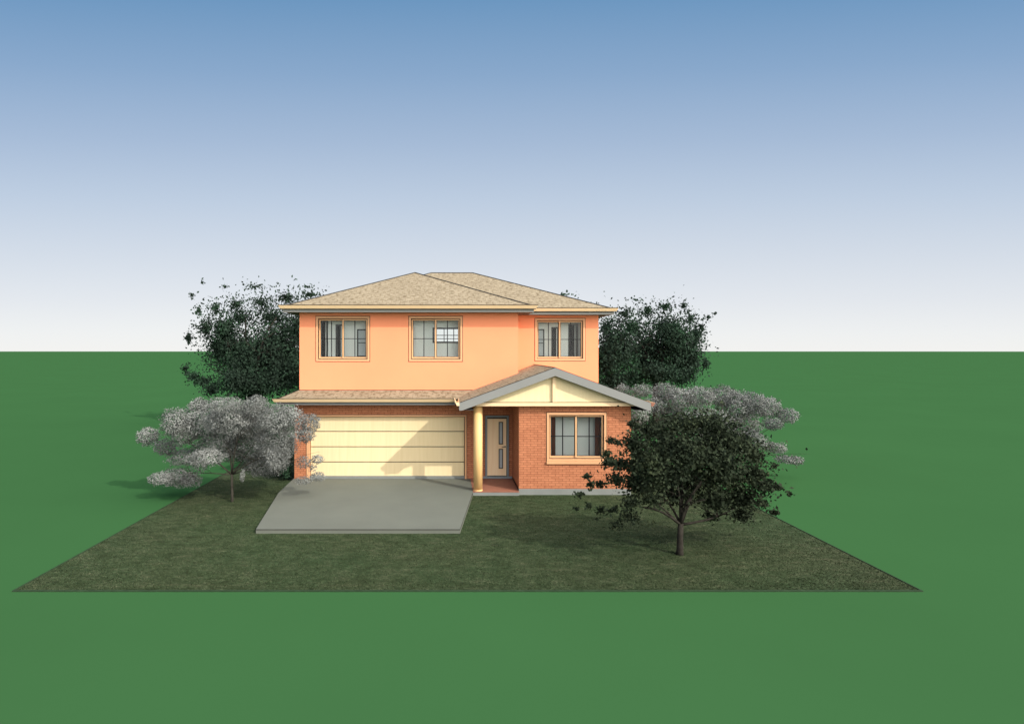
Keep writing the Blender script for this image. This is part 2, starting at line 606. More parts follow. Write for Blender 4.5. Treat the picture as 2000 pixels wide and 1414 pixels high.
W1 = win_rect(617.4, 721.9, 618.2, 705.6, YU)
W2 = win_rect(798.9, 903.0, 618.2, 705.6, YU)
W3 = win_rect(1045.0, 1142.6, 622.2, 704.4, YR)
W4 = win_rect(1067.9, 1184.2, 805.8, 900.6, YW)
CW = 0.075                      # casing width


def inset(wn, c=CW):
    return (wn[0] + c, wn[1] - c, wn[2] + c, wn[3] - c)


# floor slab of the house and the porch
g = MB()
g.box(XE, XR, YW, YB, 0, ZS)
g.box(XL, XE, YG + 0.02, YB, 0, ZS - 0.002)
part(g, 'floor_slab', 'slab')

# lower brick walls
GD = (PX(599.0, YG), PX(911.2, YG), DZ - 0.05, PZ(810.2, YG))            # garage opening with its frame
FD = (PX(948.0, YG), PX(993.6, YG), ZS, PZ(811.6, YG))                   # front door opening with its frame
g = MB()
wall(g, XL, XE, ZS - 0.10, 3.0, YG, YG + 0.24, [GD, FD])
wall(g, XE, XR, ZS, 3.05, YW, YW + 0.24, [inset(W4, 0.05)])
wall(g, YW + 0.24, YG + 0.24, ZS - 0.1, 3.0, XE, XE + 0.24, axis='y')
wall(g, YW + 0.24, YB, ZS, 3.0, XR, XR - 0.24, axis='y')
wall(g, YG + 0.24, YB, ZS, 3.0, XL, XL + 0.24, axis='y')
wall(g, XL + 0.24, XR - 0.24, ZS, 3.0, YB, YB - 0.24)
part(g, 'brick_wall', 'brick')

# upper rendered walls; a highlight window looks out through the rear wall
BW = (PX(835, YB), PX(920, YB), PZ(676, YB), PZ(636, YB))
g = MB()
wall(g, XL, 2.746, 3.0, 6.25, YU, YU + 0.2, [inset(W1), inset(W2)])
wall(g, 2.746, XR, 3.0, 6.25, YR, YR + 0.2, [inset(W3)])
wall(g, YU + 0.2, YR + 0.2, 3.0, 6.25, 2.746, 2.546, axis='y')
wall(g, YR + 0.2, YB, 3.0, 6.25, XR, XR - 0.2, axis='y')
wall(g, YU + 0.2, YB, 3.0, 6.25, XL, XL + 0.2, axis='y')
wall(g, XL + 0.2, XR - 0.2, 3.0, 6.25, YB, YB - 0.2, [BW])
part(g, 'rendered_wall', 'render')

# ---- inside the rooms, seen through the windows: walls brought close behind the glass to brighten them, with dark doors
g = MB()
g.box(XL + 0.2, 2.546, YU + 0.2, YB - 0.2, 6.13, 6.2)             # ceilings
g.box(2.548, XR - 0.2, YR + 0.2, YB - 0.2, 6.13, 6.2)
g.box(XL + 0.2, XE, YU + 0.2, YB - 0.24, 3.05, 3.5)               # upper floor over the garage
g.box(XE + 0.002, XR - 0.24, YR + 0.2, YB - 0.24, 3.05, 3.5)
g.box(XE + 0.24, XR - 0.24, YW + 0.24, YR + 0.2, 2.75, 2.85)      # ceiling of the front room
part(g, 'interior_ceiling', 'inner')
DI = 0.5
YA, YC, YD4 = YU + DI, YR + DI, YW + DI + 0.1


def op(x0, x1, y0, Y, zb=3.5):
    return (PX(x0, Y), PX(x1, Y), zb, PZ(y0, Y))


doorsA = [op(627.5, 638.5, 630, YA), op(658.0, 668.5, 636, YA)]
doorsC = [op(1079.0, 1090.0, 641, YC), op(1112.0, 1127.0, 635, YC)]
BWI = (PX(848, YA), PX(905, YA), PZ(667, YA), PZ(643, YA))
g = MB()
wall(g, XL + 0.2, -2.45, 3.5, 6.13, YA, YA + 0.1, doorsA)
part(g, 'interior_wall', 'inner')
g = MB()
wall(g, -2.33, 2.546, 3.5, 6.13, YA, YA + 0.1, [BWI])
part(g, 'interior_wall', 'inner')
g = MB()
wall(g, YU + 0.2, YA + 1.0, 3.5, 6.13, -2.449, -2.331, axis='y')
part(g, 'interior_wall', 'inner')
g = MB()
wall(g, 2.57, XR - 0.2, 3.5, 6.13, YC, YC + 0.1, doorsC)
part(g, 'interior_wall', 'inner')
g = MB()
wall(g, XE + 0.24, XR - 0.24, 0.21, 2.75, YD4, YD4 + 0.1)
part(g, 'interior_wall', 'inner')
for hs, Y in ((doorsA, YA), (doorsC, YC)):
    for q in hs:
        d = part(MB().box(q[0] + 0.003, q[1] - 0.003, Y + 0.05, Y + 0.09, q[2] + 0.002, q[3] - 0.003), 'interior_door', 'innerdoor')
        part(MB().ring(q[0] - 0.045, q[1] + 0.045, q[2], q[3] + 0.045, 0.045, Y - 0.02, Y - 0.002, 0.0001), 'door_frame', 'muntin', d)
        xs = q[0] + (q[1] - q[0]) * 0.72
        part(MB().box(xs, xs + 0.03, Y + 0.03, Y + 0.049, q[2] + 0.01, q[3] - 0.01), 'door_edge', 'inner', d)
for (x0, x1, y0, y1, Y) in ((697.5, 718.0, 643, 697, YA), (1047.0, 1063.0, 643, 697, YC)):  # further windows inside the rooms, built as framed grey panes
    x0, x1, z0, z1 = PX(x0, Y), PX(x1, Y), PZ(y1, Y), PZ(y0, Y)
    m = part(MB().ring(x0, x1, z0, z1, 0.05, Y - 0.03, Y - 0.003), 'inner_pane_frame', 'muntin')
    part(MB().box(x0 + 0.051, x1 - 0.051, Y - 0.02, Y - 0.004, z0 + 0.051, z1 - 0.051), 'inner_pane', 'grey_pane', m)
    zm = (z0 + z1) / 2
    part(MB().box(x0 + 0.052, x1 - 0.052, Y - 0.025, Y - 0.0205, zm - 0.015, zm + 0.015), 'inner_pane_bar', 'muntin', m)


# ---- windows
def window(rect, Y, left_back=True, sill=False, side_drop=0.0, barw=0.032):
    x0, x1, z0, z1 = rect
    win = part(MB().ring(x0 + CW - 0.005, x1 - CW + 0.005, z0 + CW - 0.005, z1 - CW + 0.005, 0.03, Y + 0.045, Y + 0.17), 'window', 'trim')
    part(MB().ring(x0, x1, z0, z1, CW, Y - 0.022, Y + 0.044), 'casing', 'casing', win)
    # dark outline strip round the casing and between casing and frame
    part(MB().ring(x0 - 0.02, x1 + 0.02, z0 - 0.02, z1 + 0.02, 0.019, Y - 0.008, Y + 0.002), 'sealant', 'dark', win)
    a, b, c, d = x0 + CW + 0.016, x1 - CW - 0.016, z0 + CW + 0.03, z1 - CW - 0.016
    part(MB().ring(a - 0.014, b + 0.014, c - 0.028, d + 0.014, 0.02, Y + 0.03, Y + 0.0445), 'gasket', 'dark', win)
    mid = (a + b) / 2
    for k in (0, 1):
        u0, u1 = (a, mid + 0.02) if k == 0 else (mid - 0.03, b)
        back = (k == 0) == left_back
        ys = Y + (0.105 if back else 0.055)
        sw = 0.055
        s = part(MB().ring(u0, u1, c, d, sw, ys, ys + 0.045), 'sash', 'trim', win)
        p0, p1, q0, q1 = u0 + sw, u1 - sw, c + sw, d - sw
        part(MB().ring(p0 - 0.002, p1 + 0.002, q0 - 0.002, q1 + 0.002, 0.018, ys + 0.008, ys + 0.03), 'glazing_seal', 'muntin', win)
        part(MB().box(p0 + 0.016, p1 - 0.016, ys + 0.018, ys + 0.024, q0 + 0.016, q1 - 0.016), 'pane', 'glass', win)
        um, vm = (p0 + p1) / 2, (q0 + q1) / 2 - 0.0
        bars = MB().box(um - barw / 2, um + barw / 2, ys + 0.002, ys + 0.016, q0 + 0.016, q1 - 0.016)
        bars.box(p0 + 0.016, um - barw / 2, ys + 0.003, ys + 0.015, vm - barw * 0.4, vm + barw * 0.4)
        bars.box(um + barw / 2, p1 - 0.016, ys + 0.003, ys + 0.015, vm - barw * 0.4, vm + barw * 0.4)
        part(bars, 'glazing_bar', 'muntin', win)
    if sill:
        part(MB().extrude([(x0 - 0.01, Y + 0.04, z0 - 0.003), (x0 - 0.01, Y - 0.06, z0 - 0.012), (x0 - 0.01, Y - 0.06, z0 - 0.085), (x0 - 0.01, Y + 0.04, z0 - 0.085)],
                          (x1 - x0 + 0.02, 0, 0)), 'sill', 'casing', win)
    return win


window(W1, YU)
window(W2, YU)
window(W3, YR)
window(W4, YW, sill=True, barw=0.036)
m = part(MB().ring(BWI[0] - 0.06, BWI[1] + 0.06, BWI[2] - 0.06, BWI[3] + 0.06, 0.06, YA - 0.02, YA + 0.06), 'inner_window', 'muntin')
gb = MB()
for t in (0.34, 0.67):
    u = BWI[0] + (BWI[1] - BWI[0]) * t
    gb.box(u - 0.015, u + 0.015, YA + 0.02, YA + 0.04, BWI[2], BWI[3])
part(gb.box(BWI[0], BWI[1], YA + 0.022, YA + 0.038, (BWI[2] + BWI[3]) / 2 - 0.015, (BWI[2] + BWI[3]) / 2 + 0.015), 'glazing_bar', 'muntin', m)
# rear highlight window
rw = part(MB().ring(BW[0] - 0.05, BW[1] + 0.05, BW[2] - 0.05, BW[3] + 0.05, 0.1, YB - 0.24, YB - 0.12), 'window', 'innerdoor')
# brown curtains drawn back inside the front room
for k, (x0, x1) in enumerate(((PX(1077.0, YW + 0.42), PX(1084.6, YW + 0.42)), (PX(1162.0, YW + 0.42), PX(1171.5, YW + 0.42)))):
    cb = MB()
    nn = 12
    for s in range(nn):
        u0, u1 = x0 + (x1 - x0) * s / nn, x0 + (x1 - x0) * (s + 1) / nn
        y0, y1 = YW + 0.42 + 0.03 * math.sin(s * 1.9), YW + 0.42 + 0.03 * math.sin((s + 1) * 1.9)
        cb.poly([(u0, y0, 0.6), (u1, y1, 0.6), (u1, y1, 2.62), (u0, y0, 2.62)])
    part(cb, 'curtain', 'curtain')

# ---- garage door
x0, x1, zt = PX(605.6, YG), PX(907.2, YG), PZ(814.2, YG)
gd = empty('garage_door', (0, 0, 0))
gd.parent = house
YD = YG + 0.10
part(MB().box(GD[0] + 0.001, x0 - 0.012, YG - 0.03, YG + 0.12, DZ + 0.001, zt + 0.01).box(x1 + 0.012, GD[1] - 0.001, YG - 0.03, YG + 0.12, DZ + 0.001, zt + 0.01)
     .box(GD[0] + 0.001, GD[1] - 0.001, YG - 0.032, YG + 0.122, zt + 0.012, GD[3] - 0.001), 'door_frame', 'casing', gd)
part(MB().ring(GD[0] - 0.018, GD[1] + 0.018, DZ - 0.04, GD[3] + 0.018, 0.016, YG - 0.006, YG + 0.01, 0.001), 'sealant', 'dark', gd)
zl = [zt, PZ(842.5, YD), PZ(872.4, YD), PZ(902.1, YD), PZ(932.0, YD)]
for k in range(4):
    a, b = zl[k] - 0.016, zl[k + 1] + 0.016
    pn = MB().box(x0 + 0.01, x1 - 0.01, YD, YD + 0.04, b, a)
    part(pn, 'door_panel', 'gdoor', gd)
part(MB().box(x0 - 0.011, x1 + 0.011, YD + 0.041, YD + 0.06, DZ + 0.002, zt + 0.011), 'backing', 'dark', gd)
part(MB().box(x0, x1, YD - 0.005, YD + 0.04, DZ + 0.001, zl[4] - 0.016), 'bottom_seal', 'doorframe', gd)

# ---- front door
fd = empty('front_door', (0, 0, 0))
fd.parent = house
a, b, zt = PX(951.0, YG), PX(991.0, YG), PZ(817.0, YG)
fr = MB().ring(FD[0] + 0.001, FD[1] - 0.001, FD[2] + 0.001, FD[3] - 0.001, 0.06, YG - 0.03, YG + 0.12, 0.0001)
part(fr, 'door_frame', 'doorframe', fd)
part(MB().ring(FD[0] - 0.016, FD[1] + 0.016, FD[2] + 0.002, FD[3] + 0.016, 0.015, YG - 0.006, YG + 0.01, 0.001), 'sealant', 'dark', fd)
leaf = MB()
pz = lambda y: PZ(y, YG)
px = lambda x: PX(x, YG)
lx0, lx1, lz0, lz1 = px(951.9), px(989.2), ZS + 0.02, pz(818.0)
slots = [(px(975.2), px(981.6), pz(867.0), pz(825.0)), (px(975.2), px(981.6), pz(914.2), pz(877.6))]
wall(leaf, lx0, lx1, lz0, lz1, YG + 0.03, YG + 0.075, slots)
part(leaf, 'door_leaf', 'door', fd)
part(MB().box(FD[0] + 0.06, FD[1] - 0.06, YG + 0.09, YG + 0.1, ZS + 0.002, FD[3] - 0.06), 'backing', 'dark', fd)
for s in slots:
    part(MB().ring(s[0] - 0.02, s[1] + 0.02, s[2] - 0.02, s[3] + 0.02, 0.032, YG + 0.015, YG + 0.034), 'glass_bead', 'metal', fd)
    part(MB().box(s[0] + 0.001, s[1] - 0.001, YG + 0.05, YG + 0.056, s[2] + 0.001, s[3] - 0.001), 'door_glass', 'grey_pane', fd)
hz = pz(872.5)
hx = px(986.6)
hb = MB().tube([(hx, YG + 0.03, hz), (hx, YG - 0.03, hz)], [0.028, 0.018], 12)
hb.tube([(hx, YG - 0.02, hz), (hx - 0.05, YG - 0.035, hz), (hx - 0.13, YG - 0.03, hz - 0.004)], [0.013, 0.013, 0.010], 10)
part(hb, 'door_handle', 'metal', fd, True)
part(MB().box(px(943.5), px(1000.0), YG - 0.02, YG + 0.019, 0.132, ZS + 0.001), 'door_step', 'doorframe')

# ---- porch floor and column
ZP = 0.13
part(MB().box(0.91, XE - 0.002, 18.85, YG - 0.021, -0.02, ZP - 0.012), 'porch_slab', 'slab')
tl = MB()
tl.box(0.91, XE - 0.002, 18.845, 18.995, ZP - 0.012, ZP)
tl.box(0.91, XE - 0.002, 19.003, YG - 0.021, ZP - 0.012, ZP)
part(tl, 'porch_tile', 'tile')
cx, cy = PX(933.6, 19.07), 19.07
cb = MB().tube([(cx, cy, ZP + 0.05), (cx, cy, 1.4), (cx, cy, 2.98)], [0.15, 0.15, 0.15], 40)
cl = part(cb, 'porch_column', 'column', None, False)
cl.data.polygons.foreach_set('use_smooth', [len(p.vertices) == 4 for p in cl.data.polygons])
part(MB().tube([(cx, cy, ZP), (cx, cy, ZP + 0.046)], [0.152, 0.152], 40), 'column_base', 'column', cl)
part(MB().tube([(cx, cy, ZP + 0.046), (cx, cy, ZP + 0.05)], [0.148, 0.148], 40), 'column_joint', 'dark', cl)


# ---- roofs
def gutter_profile(top=0.0):
    """(outwards, height) outline of an open gutter hung on a fascia; outwards > 0"""
    return [(0.0, -0.115), (0.075, -0.115), (0.135, 0.0), (0.125, 0.0), (0.068, -0.105), (0.008, -0.105), (0.008, -0.01), (0.0, -0.01)]


def gutter_run(mb, a, b, out, z, ma=0, mb_=0):
    """open gutter from plan point a to b, out = outward unit vector, mitred outwards by ma / mb_ (1 = 45 degrees)"""
    ax, ay = a
    bx_, by_ = b
    ln_ = math.hypot(bx_ - ax, by_ - ay)
    tx, ty = (bx_ - ax) / ln_, (by_ - ay) / ln_
    pr = gutter_profile()
    n = len(pr)
    i = len(mb.v)
    for (qx, qy, s, m) in ((ax, ay, -1, ma), (bx_, by_, 1, mb_)):
        for o, h in pr:
            mb.v.append((qx + out[0] * o + tx * s * m * o, qy + out[1] * o + ty * s * m * o, z + h))
    for k in range(n):
        j = (k + 1) % n
        mb.f.append((i + k, i + j, i + n + j, i + n + k))
    mb.f.append(tuple(i + k for k in reversed(range(n))))
    mb.f.append(tuple(i + n + k for k in range(n)))


# main roof
EL, ER, EW, EF, EM, EB = -6.0, 6.63, 3.259, 21.08, 22.49, 33.11
ZE, SL = 6.42, 0.403
zz = lambda d: ZE + SL * d
A = (-1.37, 25.71, zz(4.63))
Rr_ = (-1.37, EM + 4.63, zz(4.63))
Lr = (-0.69, 27.8, zz(5.31))
Rr = (1.32, 27.8, zz(5.31))
e = lambda x, y: (x, y, ZE)
mr = MB()
mr.poly([e(EL, EF), e(EW, EF), A])
mr.poly([e(EL, EF), A, Rr_, Lr, e(EL, EB)])
mr.poly([e(EW, EF), e(EW, EM), Rr_, A])
mr.poly([e(EW, EM), e(ER, EM), Rr, Lr, Rr_])
mr.poly([e(ER, EM), e(ER, EB), Rr])
mr.poly([e(ER, EB), e(EL, EB), Lr, Rr])
main_roof = part(mr, 'main_roof', 'shingle')
plan = [(EL, EF), (EW, EF), (EW, EM), (ER, EM), (ER, EB), (EL, EB)]
sf = MB().poly([(x, y, 6.212) for x, y in reversed(plan)])
part(sf, 'soffit', 'soffit', main_roof)
ZFT, ZFB = 6.405, 6.207
fa = MB()
t = 0.025
fa.box(EL, EW, EF, EF + t, ZFB, ZFT)
fa.box(EW - t, EW, EF + t, EM, ZFB, ZFT)
fa.box(EW, ER, EM, EM + t, ZFB, ZFT)
fa.box(ER - t, ER, EM + t, EB, ZFB, ZFT)
fa.box(EL, EL + t, EF + t, EB, ZFB, ZFT)
fa.box(EL + t, ER - t, EB - t, EB, ZFB, ZFT)
part(fa, 'fascia', 'fascia', main_roof)
gu = MB()
ZG = 6.444
gutter_run(gu, (EL, EF), (EW, EF), (0, -1), ZG, 1, 1)
gutter_run(gu, (EW, EM), (EW, EF), (1, 0), ZG, -1, 1)
gutter_run(gu, (EW, EM), (ER, EM), (0, -1), ZG, -1, 1)
gutter_run(gu, (ER, EM), (ER, EB), (1, 0), ZG, 1, 1)
gutter_run(gu, (EL, EB), (EL, EF), (-1, 0), ZG, 1, 1)
part(gu, 'gutter', 'gutter', main_roof)
lp = MB()
lp.box(EL - 0.134, EW + 0.134, EF - 0.1355, EF - 0.126, ZG + 0.0005, ZG + 0.028)
lp.box(EW + 0.134, ER + 0.134, EM - 0.1355, EM - 0.126, ZG + 0.0005, ZG + 0.028)
lp.box(EL - 0.068, EW + 0.068, EF - 0.069, EF - 0.001, ZG - 0.135, ZG - 0.1155)
lp.box(EW + 0.068, ER + 0.068, EM - 0.069, EM - 0.001, ZG - 0.135, ZG - 0.1155)
part(lp, 'gutter_lip', 'dark', main_roof)
hc = MB()
up = lambda p, d=0.0: (p[0], p[1], p[2] + d)
for a, b in ((e(EL, EF), A), (e(EW, EF), A), (A, Rr_), (Lr, Rr), (e(ER, EM), Rr), (Rr_, Lr), (e(EL, EB), Lr), (e(ER, EB), Rr)):
    hc.tube([up(a), up(b)], [0.03, 0.03], 6)
part(hc, 'ridge_cap', 'dark', main_roof)

# garage roof in front of the upper wall
gz0, gz1 = 3.06, PZ(762.3, YU)
GF = 20.35
GXR = 2.5
gr = MB().poly([(EL, GF, gz0), (GXR, GF, gz0), (GXR, YU - 0.003, gz1), (XL - 0.03, YU - 0.003, gz1)])
gr.poly([(EL, GF, gz0), (XL - 0.03, YU - 0.003, gz1), (XL - 0.03, YU - 0.003, gz0 - 0.1), (EL, GF, gz0 - 0.1)])
garage_roof = part(gr, 'garage_roof', 'shingle')
part(MB().box(EL, 0.33, GF, GF + t, 2.855, gz0 - 0.02), 'fascia', 'fascia', garage_roof)
part(MB().poly([(XL - 0.03, YU, 2.86), (GXR, YU, 2.86), (GXR, GF + t, 2.86), (EL, GF + t, 2.86)]), 'soffit', 'soffit', garage_roof)
gu = MB()
gutter_run(gu, (EL, GF), (0.32, GF), (0, -1), 3.075, 1, 0)
part(gu, 'gutter', 'gutter', garage_roof)
part(MB().box(EL - 0.134, 0.32, GF - 0.1355, GF - 0.126, 3.0755, 3.101).box(EL - 0.068, 0.32, GF - 0.069, GF - 0.001, 2.94, 2.9595), 'gutter_lip', 'dark', garage_roof)
part(MB().tube([(EL, GF, gz0), (XL - 0.03, YU - 0.01, gz1)], [0.018, 0.018], 6).tube([(XL - 0.03, YU - 0.012, gz1 + 0.006), (2.5, YU - 0.012, gz1 + 0.006)], [0.012, 0.012], 6), 'flashing', 'dark', garage_roof)

# porch gable roof
PXL, PXR, PXC = PX(897, 18.5), PX(1271.8, 18.5), PX(1084.4, 18.5)
PY0 = 18.5
pzl, pza = PZ(787.3, PY0), PZ(718.4, PY0)
psl = (pza - pzl) / (PXC - PXL)
th = 0.045
pr = MB()
# left slope reaches back to the upper walls; right slope to the right upper wall
pr.extrude([(PXL, PY0 + 0.03, pzl), (PXC, PY0 + 0.03, pza), (PXC, PY0 + 0.03, pza - th), (PXL, PY0 + 0.03, pzl - th)], (0, YR - PY0 - 0.035, 0))
pr.extrude([(PXC, PY0 + 0.03, pza), (PXR, PY0 + 0.03, pzl), (PXR, PY0 + 0.03, pzl - th), (PXC, PY0 + 0.03, pza - th)], (0, YR - PY0 - 0.035, 0))
porch_roof = part(pr, 'porch_roof', 'shingle')
bd = 0.245
bl = MB()
nx = 0.10
bl.extrude([(PXL, PY0, pzl), (PXL, PY0, pzl - bd + 0.008), (PXL + nx, PY0, pzl - bd + 0.008), (PXC, PY0, pza - bd - 0.015), (PXC, PY0, pza)], (0, 0.028, 0))
part(bl, 'barge_board', 'fascia', porch_roof)
bl = MB()
bl.extrude([(PXC + 0.001, PY0, pza), (PXC + 0.001, PY0, pza - bd - 0.015), (PXR - nx, PY0, pzl - bd + 0.008), (PXR, PY0, pzl - bd + 0.008), (PXR, PY0, pzl)], (0, 0.028, 0))
part(bl, 'barge_board', 'fascia', porch_roof)
ln2 = MB()
for s, xe in ((-1, PXL), (1, PXR)):
    ln2.extrude([(PXC, PY0 - 0.004, pza + 0.004), (xe, PY0 - 0.004, pzl + 0.004), (xe, PY0 - 0.004, pzl + 0.018), (PXC, PY0 - 0.004, pza + 0.018)], (0, 0.04, 0))
ln2.tube([(PXC, PY0 + 0.04, pza + 0.006), (PXC, YR - 0.01, pza + 0.006)], [0.014, 0.014], 6)
part(ln2, 'ridge_cap', 'dark', porch_roof)
# box eaves of the porch
part(MB().poly([(0.92, PY0 + 0.03, pzl - bd + 0.012), (0.92, YG, pzl - bd + 0.012), (PXL, YG, pzl - bd + 0.012), (PXL, PY0 + 0.03, pzl - bd + 0.012)]), 'soffit', 'soffit', porch_roof)
part(MB().box(0.921, XE - 0.001, 18.945, YG - 0.001, 2.985, 3.0), 'porch_ceiling', 'fascia')
part(MB().poly([(XR, PY0 + 0.03, pzl - bd + 0.012), (PXR, PY0 + 0.03, pzl - bd + 0.012), (PXR, YR, pzl - bd + 0.012), (XR, YR, pzl - bd + 0.012)]), 'soffit', 'soffit', porch_roof)
part(MB().box(PXL, PXL + 0.022, PY0 + 0.03, GF - 0.14, pzl - bd + 0.014, pzl - 0.03), 'fascia', 'fascia', porch_roof)
part(MB().box(PXR - 0.022, PXR, PY0 + 0.03, YR, pzl - bd + 0.014, pzl - 0.03), 'fascia', 'fascia', porch_roof)
gu = MB()
gutter_run(gu, (PXL, GF - 0.14), (PXL, PY0), (-1, 0), pzl + 0.025)
part(gu, 'gutter', 'gutter', porch_roof)
gu = MB()
gutter_run(gu, (PXR, PY0), (PXR, YR), (1, 0), pzl + 0.012)
part(gu, 'gutter', 'gutter', porch_roof)
ec = MB()
pf = [(0.0, -0.115), (0.075, -0.115), (0.135, 0.0), (0.0, 0.0)]
ec.extrude([(PXL - o_, PY0 - 0.006, pzl + 0.025 + h_) for o_, h_ in pf], (0, 0.005, 0))
part(ec, 'gutter_end', 'gutter', porch_roof)
ec = MB().extrude([(PXR + o_, PY0 - 0.006, pzl + 0.012 + h_) for o_, h_ in pf], (0, 0.005, 0))
part(ec, 'gutter_end', 'tile', porch_roof)

# beam, gable infill and king post
YBm = 18.70
bz0, bz1 = PZ(793.2, YBm), PZ(786.4, YBm)
part(MB().box(PX(925, YBm) - 0.12, XR + 0.12, YBm, YBm + 0.24, bz0, bz1), 'porch_beam', 'gutter')
part(MB().box(PX(925, YBm) - 0.12, XR + 0.12, YBm - 0.003, YBm + 0.02, bz1 + 0.001, bz1 + 0.014), 'beam_flashing', 'dark')
gz = bz1 + 0.015
zi = pza - th - 0.01
gi = MB()
xa = PXC - (zi - gz) / psl
xb = PXC + (zi - gz) / psl
gi.extrude([(xa, YBm + 0.07, gz), (xb, YBm + 0.07, gz), (PXC, YBm + 0.07, zi)], (0, 0.1, 0))
part(gi, 'gable_wall', 'infill')
kp = PXC
part(MB().box(kp - 0.05, kp + 0.05, YBm - 0.01, YBm + 0.069, gz, pza - 0.2), 'king_post', 'gutter')


# ------------------------------------------------------------------ trees
def leaves(clumps, Y, dens, size, shell, org, spread=1.0, droop=0.0, depth=None, aspect=0.5):
    """one vertex array of leaf rhombs filling ellipsoids given by their place on the tree"""
    out = []
    for c in clumps:
        x, y, rx, ry = c[:4]
        dm = c[4] if len(c) > 4 else 1.0
        dy = c[5] if len(c) > 5 else rng.uniform(-1, 1) * (depth or 1.0)
        Yc = Y + dy
        s = Yc / F
        cxw, czw = PX(x, Yc), PZ(y, Yc)
        rxw, rzw = rx * s, ry * s
        ryw = max(rxw, rzw) * 0.9
        n = max(6, int(dens * dm * (rxw * rzw + 0.25 * (rxw + rzw) * size) / size ** 2))
        d = rng.normal(0, 1, (n, 3))
        d /= np.linalg.norm(d, axis=1, keepdims=True)
        r = rng.uniform(0, 1, n) ** (1 / 3.0)
        if shell:
            r = 1 - (1 - r) * (1 - shell)
            lump = 1 + 0.18 * np.sin(d[:, 0] * 7 + cxw * 9) * np.cos(d[:, 2] * 8 + czw * 5) + 0.1 * np.sin(d[:, 1] * 13)
            r = r * lump
        else:
            r = np.abs(rng.normal(0, 0.62, n)) * spread
        p = d * r[:, None] * np.array([rxw, ryw, rzw]) + np.array([cxw, Yc, czw])
        L_ = size * rng.uniform(0.6, 1.35, n)
        t = rng.normal(0, 1, (n, 3))
        t[:, 2] -= droop
        t /= np.linalg.norm(t, axis=1, keepdims=True)
        q = rng.normal(0, 1, (n, 3))
        q = np.cross(t, d + (0.33 if shell else 0.75) * q)
        q /= np.linalg.norm(q, axis=1, keepdims=True) + 1e-9
        nn_ = np.cross(t, q)
        V = np.zeros((n, 4, 3))
        V[:, 0] = p - t * L_[:, None] * 0.5
        V[:, 1] = p + q * L_[:, None] * aspect * 0.5 - nn_ * L_[:, None] * 0.08
        V[:, 2] = p + t * L_[:, None] * 0.5
        V[:, 3] = p - q * L_[:, None] * aspect * 0.5 - nn_ * L_[:, None] * 0.08
        out.append(V.reshape(-1, 3))
    V = np.concatenate(out)
    V = V[np.repeat(V.reshape(-1, 4, 3)[:, :, 2].min(1) > 0.06, 4)]
    return V - np.array(org)


def limb(mb, a, b, r0, r1, sag=0.1, n=5):
    pts, rad = [], []
    A_, B_ = Vector(a), Vector(b)
    ln_ = (B_ - A_).length
    j = Vector((random.uniform(-1, 1), random.uniform(-1, 1), random.uniform(-0.4, 1))) * ln_ * sag
    for k in range(n + 1):
        t_ = k / n
        pts.append(A_.lerp(B_, t_) + j * math.sin(math.pi * t_))
        rad.append(r0 + (r1 - r0) * t_)
    mb.tube(pts, rad, 7)
    return pts


def tree(name, label, base_px, Y, trunk_r, fork_z, clumps, leafmat, bark, dens, size, shell, limbs, org_lean=0.0, group=None, **kw):
    bxw, byw = PX(base_px, Y), Y
    org = (bxw, byw, 0.0)
    t_ = empty(name, org)
    tag(t_, label, 'tree', group)
    mb = MB()
    mb.tube([(bxw, byw, -0.03), (bxw + 0.01, byw, 0.12), (bxw + org_lean * 0.5, byw, fork_z * 0.55), (bxw + org_lean, byw, fork_z)],
            [trunk_r * 1.25, trunk_r, trunk_r * 0.88, trunk_r * 0.8], 10)
    f = (bxw + org_lean, byw, fork_z - 0.03)
    for (x, y, dy, r) in limbs:
        Yc = Y + dy
        tip = (PX(x, Yc), Yc, PZ(y, Yc))
        pts = limb(mb, f, tip, r, r * 0.35, 0.10)
        for k in range(4):
            s_ = pts[random.choice((2, 3, 4))]
            ang = random.uniform(0, 6.28)
            ln_ = (Vector(tip) - Vector(f)).length * random.uniform(0.3, 0.5)
            e_ = Vector(s_) + Vector((math.cos(ang), math.sin(ang) * 0.8, random.uniform(0.1, 0.9))).normalized() * ln_
            limb(mb, s_, e_, r * 0.45, r * 0.12, 0.1, 4)
    mb.build('trunk', bark, t_, org, True)
    if name == 'dark_evergreen':
        clumps = [(c[0], c[1], c[2], c[3], (c[4] if len(c) > 4 else 1.0) * (0.33 if c[1] < 625 else 0.6 if c[1] < 655 else 1.2)) for c in clumps]
    V = leaves(clumps, Y, dens, size, shell, org, **kw)
    np_mesh('crown', V, np.arange(len(V)).reshape(-1, 4), leafmat, t_)
    return t_


silver_left = [(290, 852, 22, 18), (323, 873, 22, 16), (345, 825, 30, 28), (362, 843, 30, 28), (389, 792, 20, 15), (440, 790, 38, 15), (403, 822, 42, 36),
               (454, 822, 52, 34), (501, 791, 25, 20), (488, 822, 45, 38), (539, 820, 38, 30), (566, 812, 28, 20), (427, 863, 46, 28), (488, 868, 50, 34),
               (539, 863, 42, 36), (606, 826, 19, 18, 1, 0.3), (597, 850, 18, 15, 1, 0.2), (585, 835, 16, 16, .7), (365, 893, 38, 16), (403, 893, 38, 18), (316, 934, 26, 12), (348, 932, 33, 18),
               (372, 938, 22, 13), (515, 908, 40, 22), (543, 895, 25, 24), (620, 897, 13, 9, .7, 0.2), (593, 903, 15, 13, .5, 0.1), (620, 931, 15, 9, .8, 0.2),
               (593, 938, 18, 8, .6, 0.1), (611, 914, 9, 7, .5, 0.2), (474, 929, 4, 13, .8), (455, 890, 25, 14, .5), (390, 915, 18, 10, .3)]
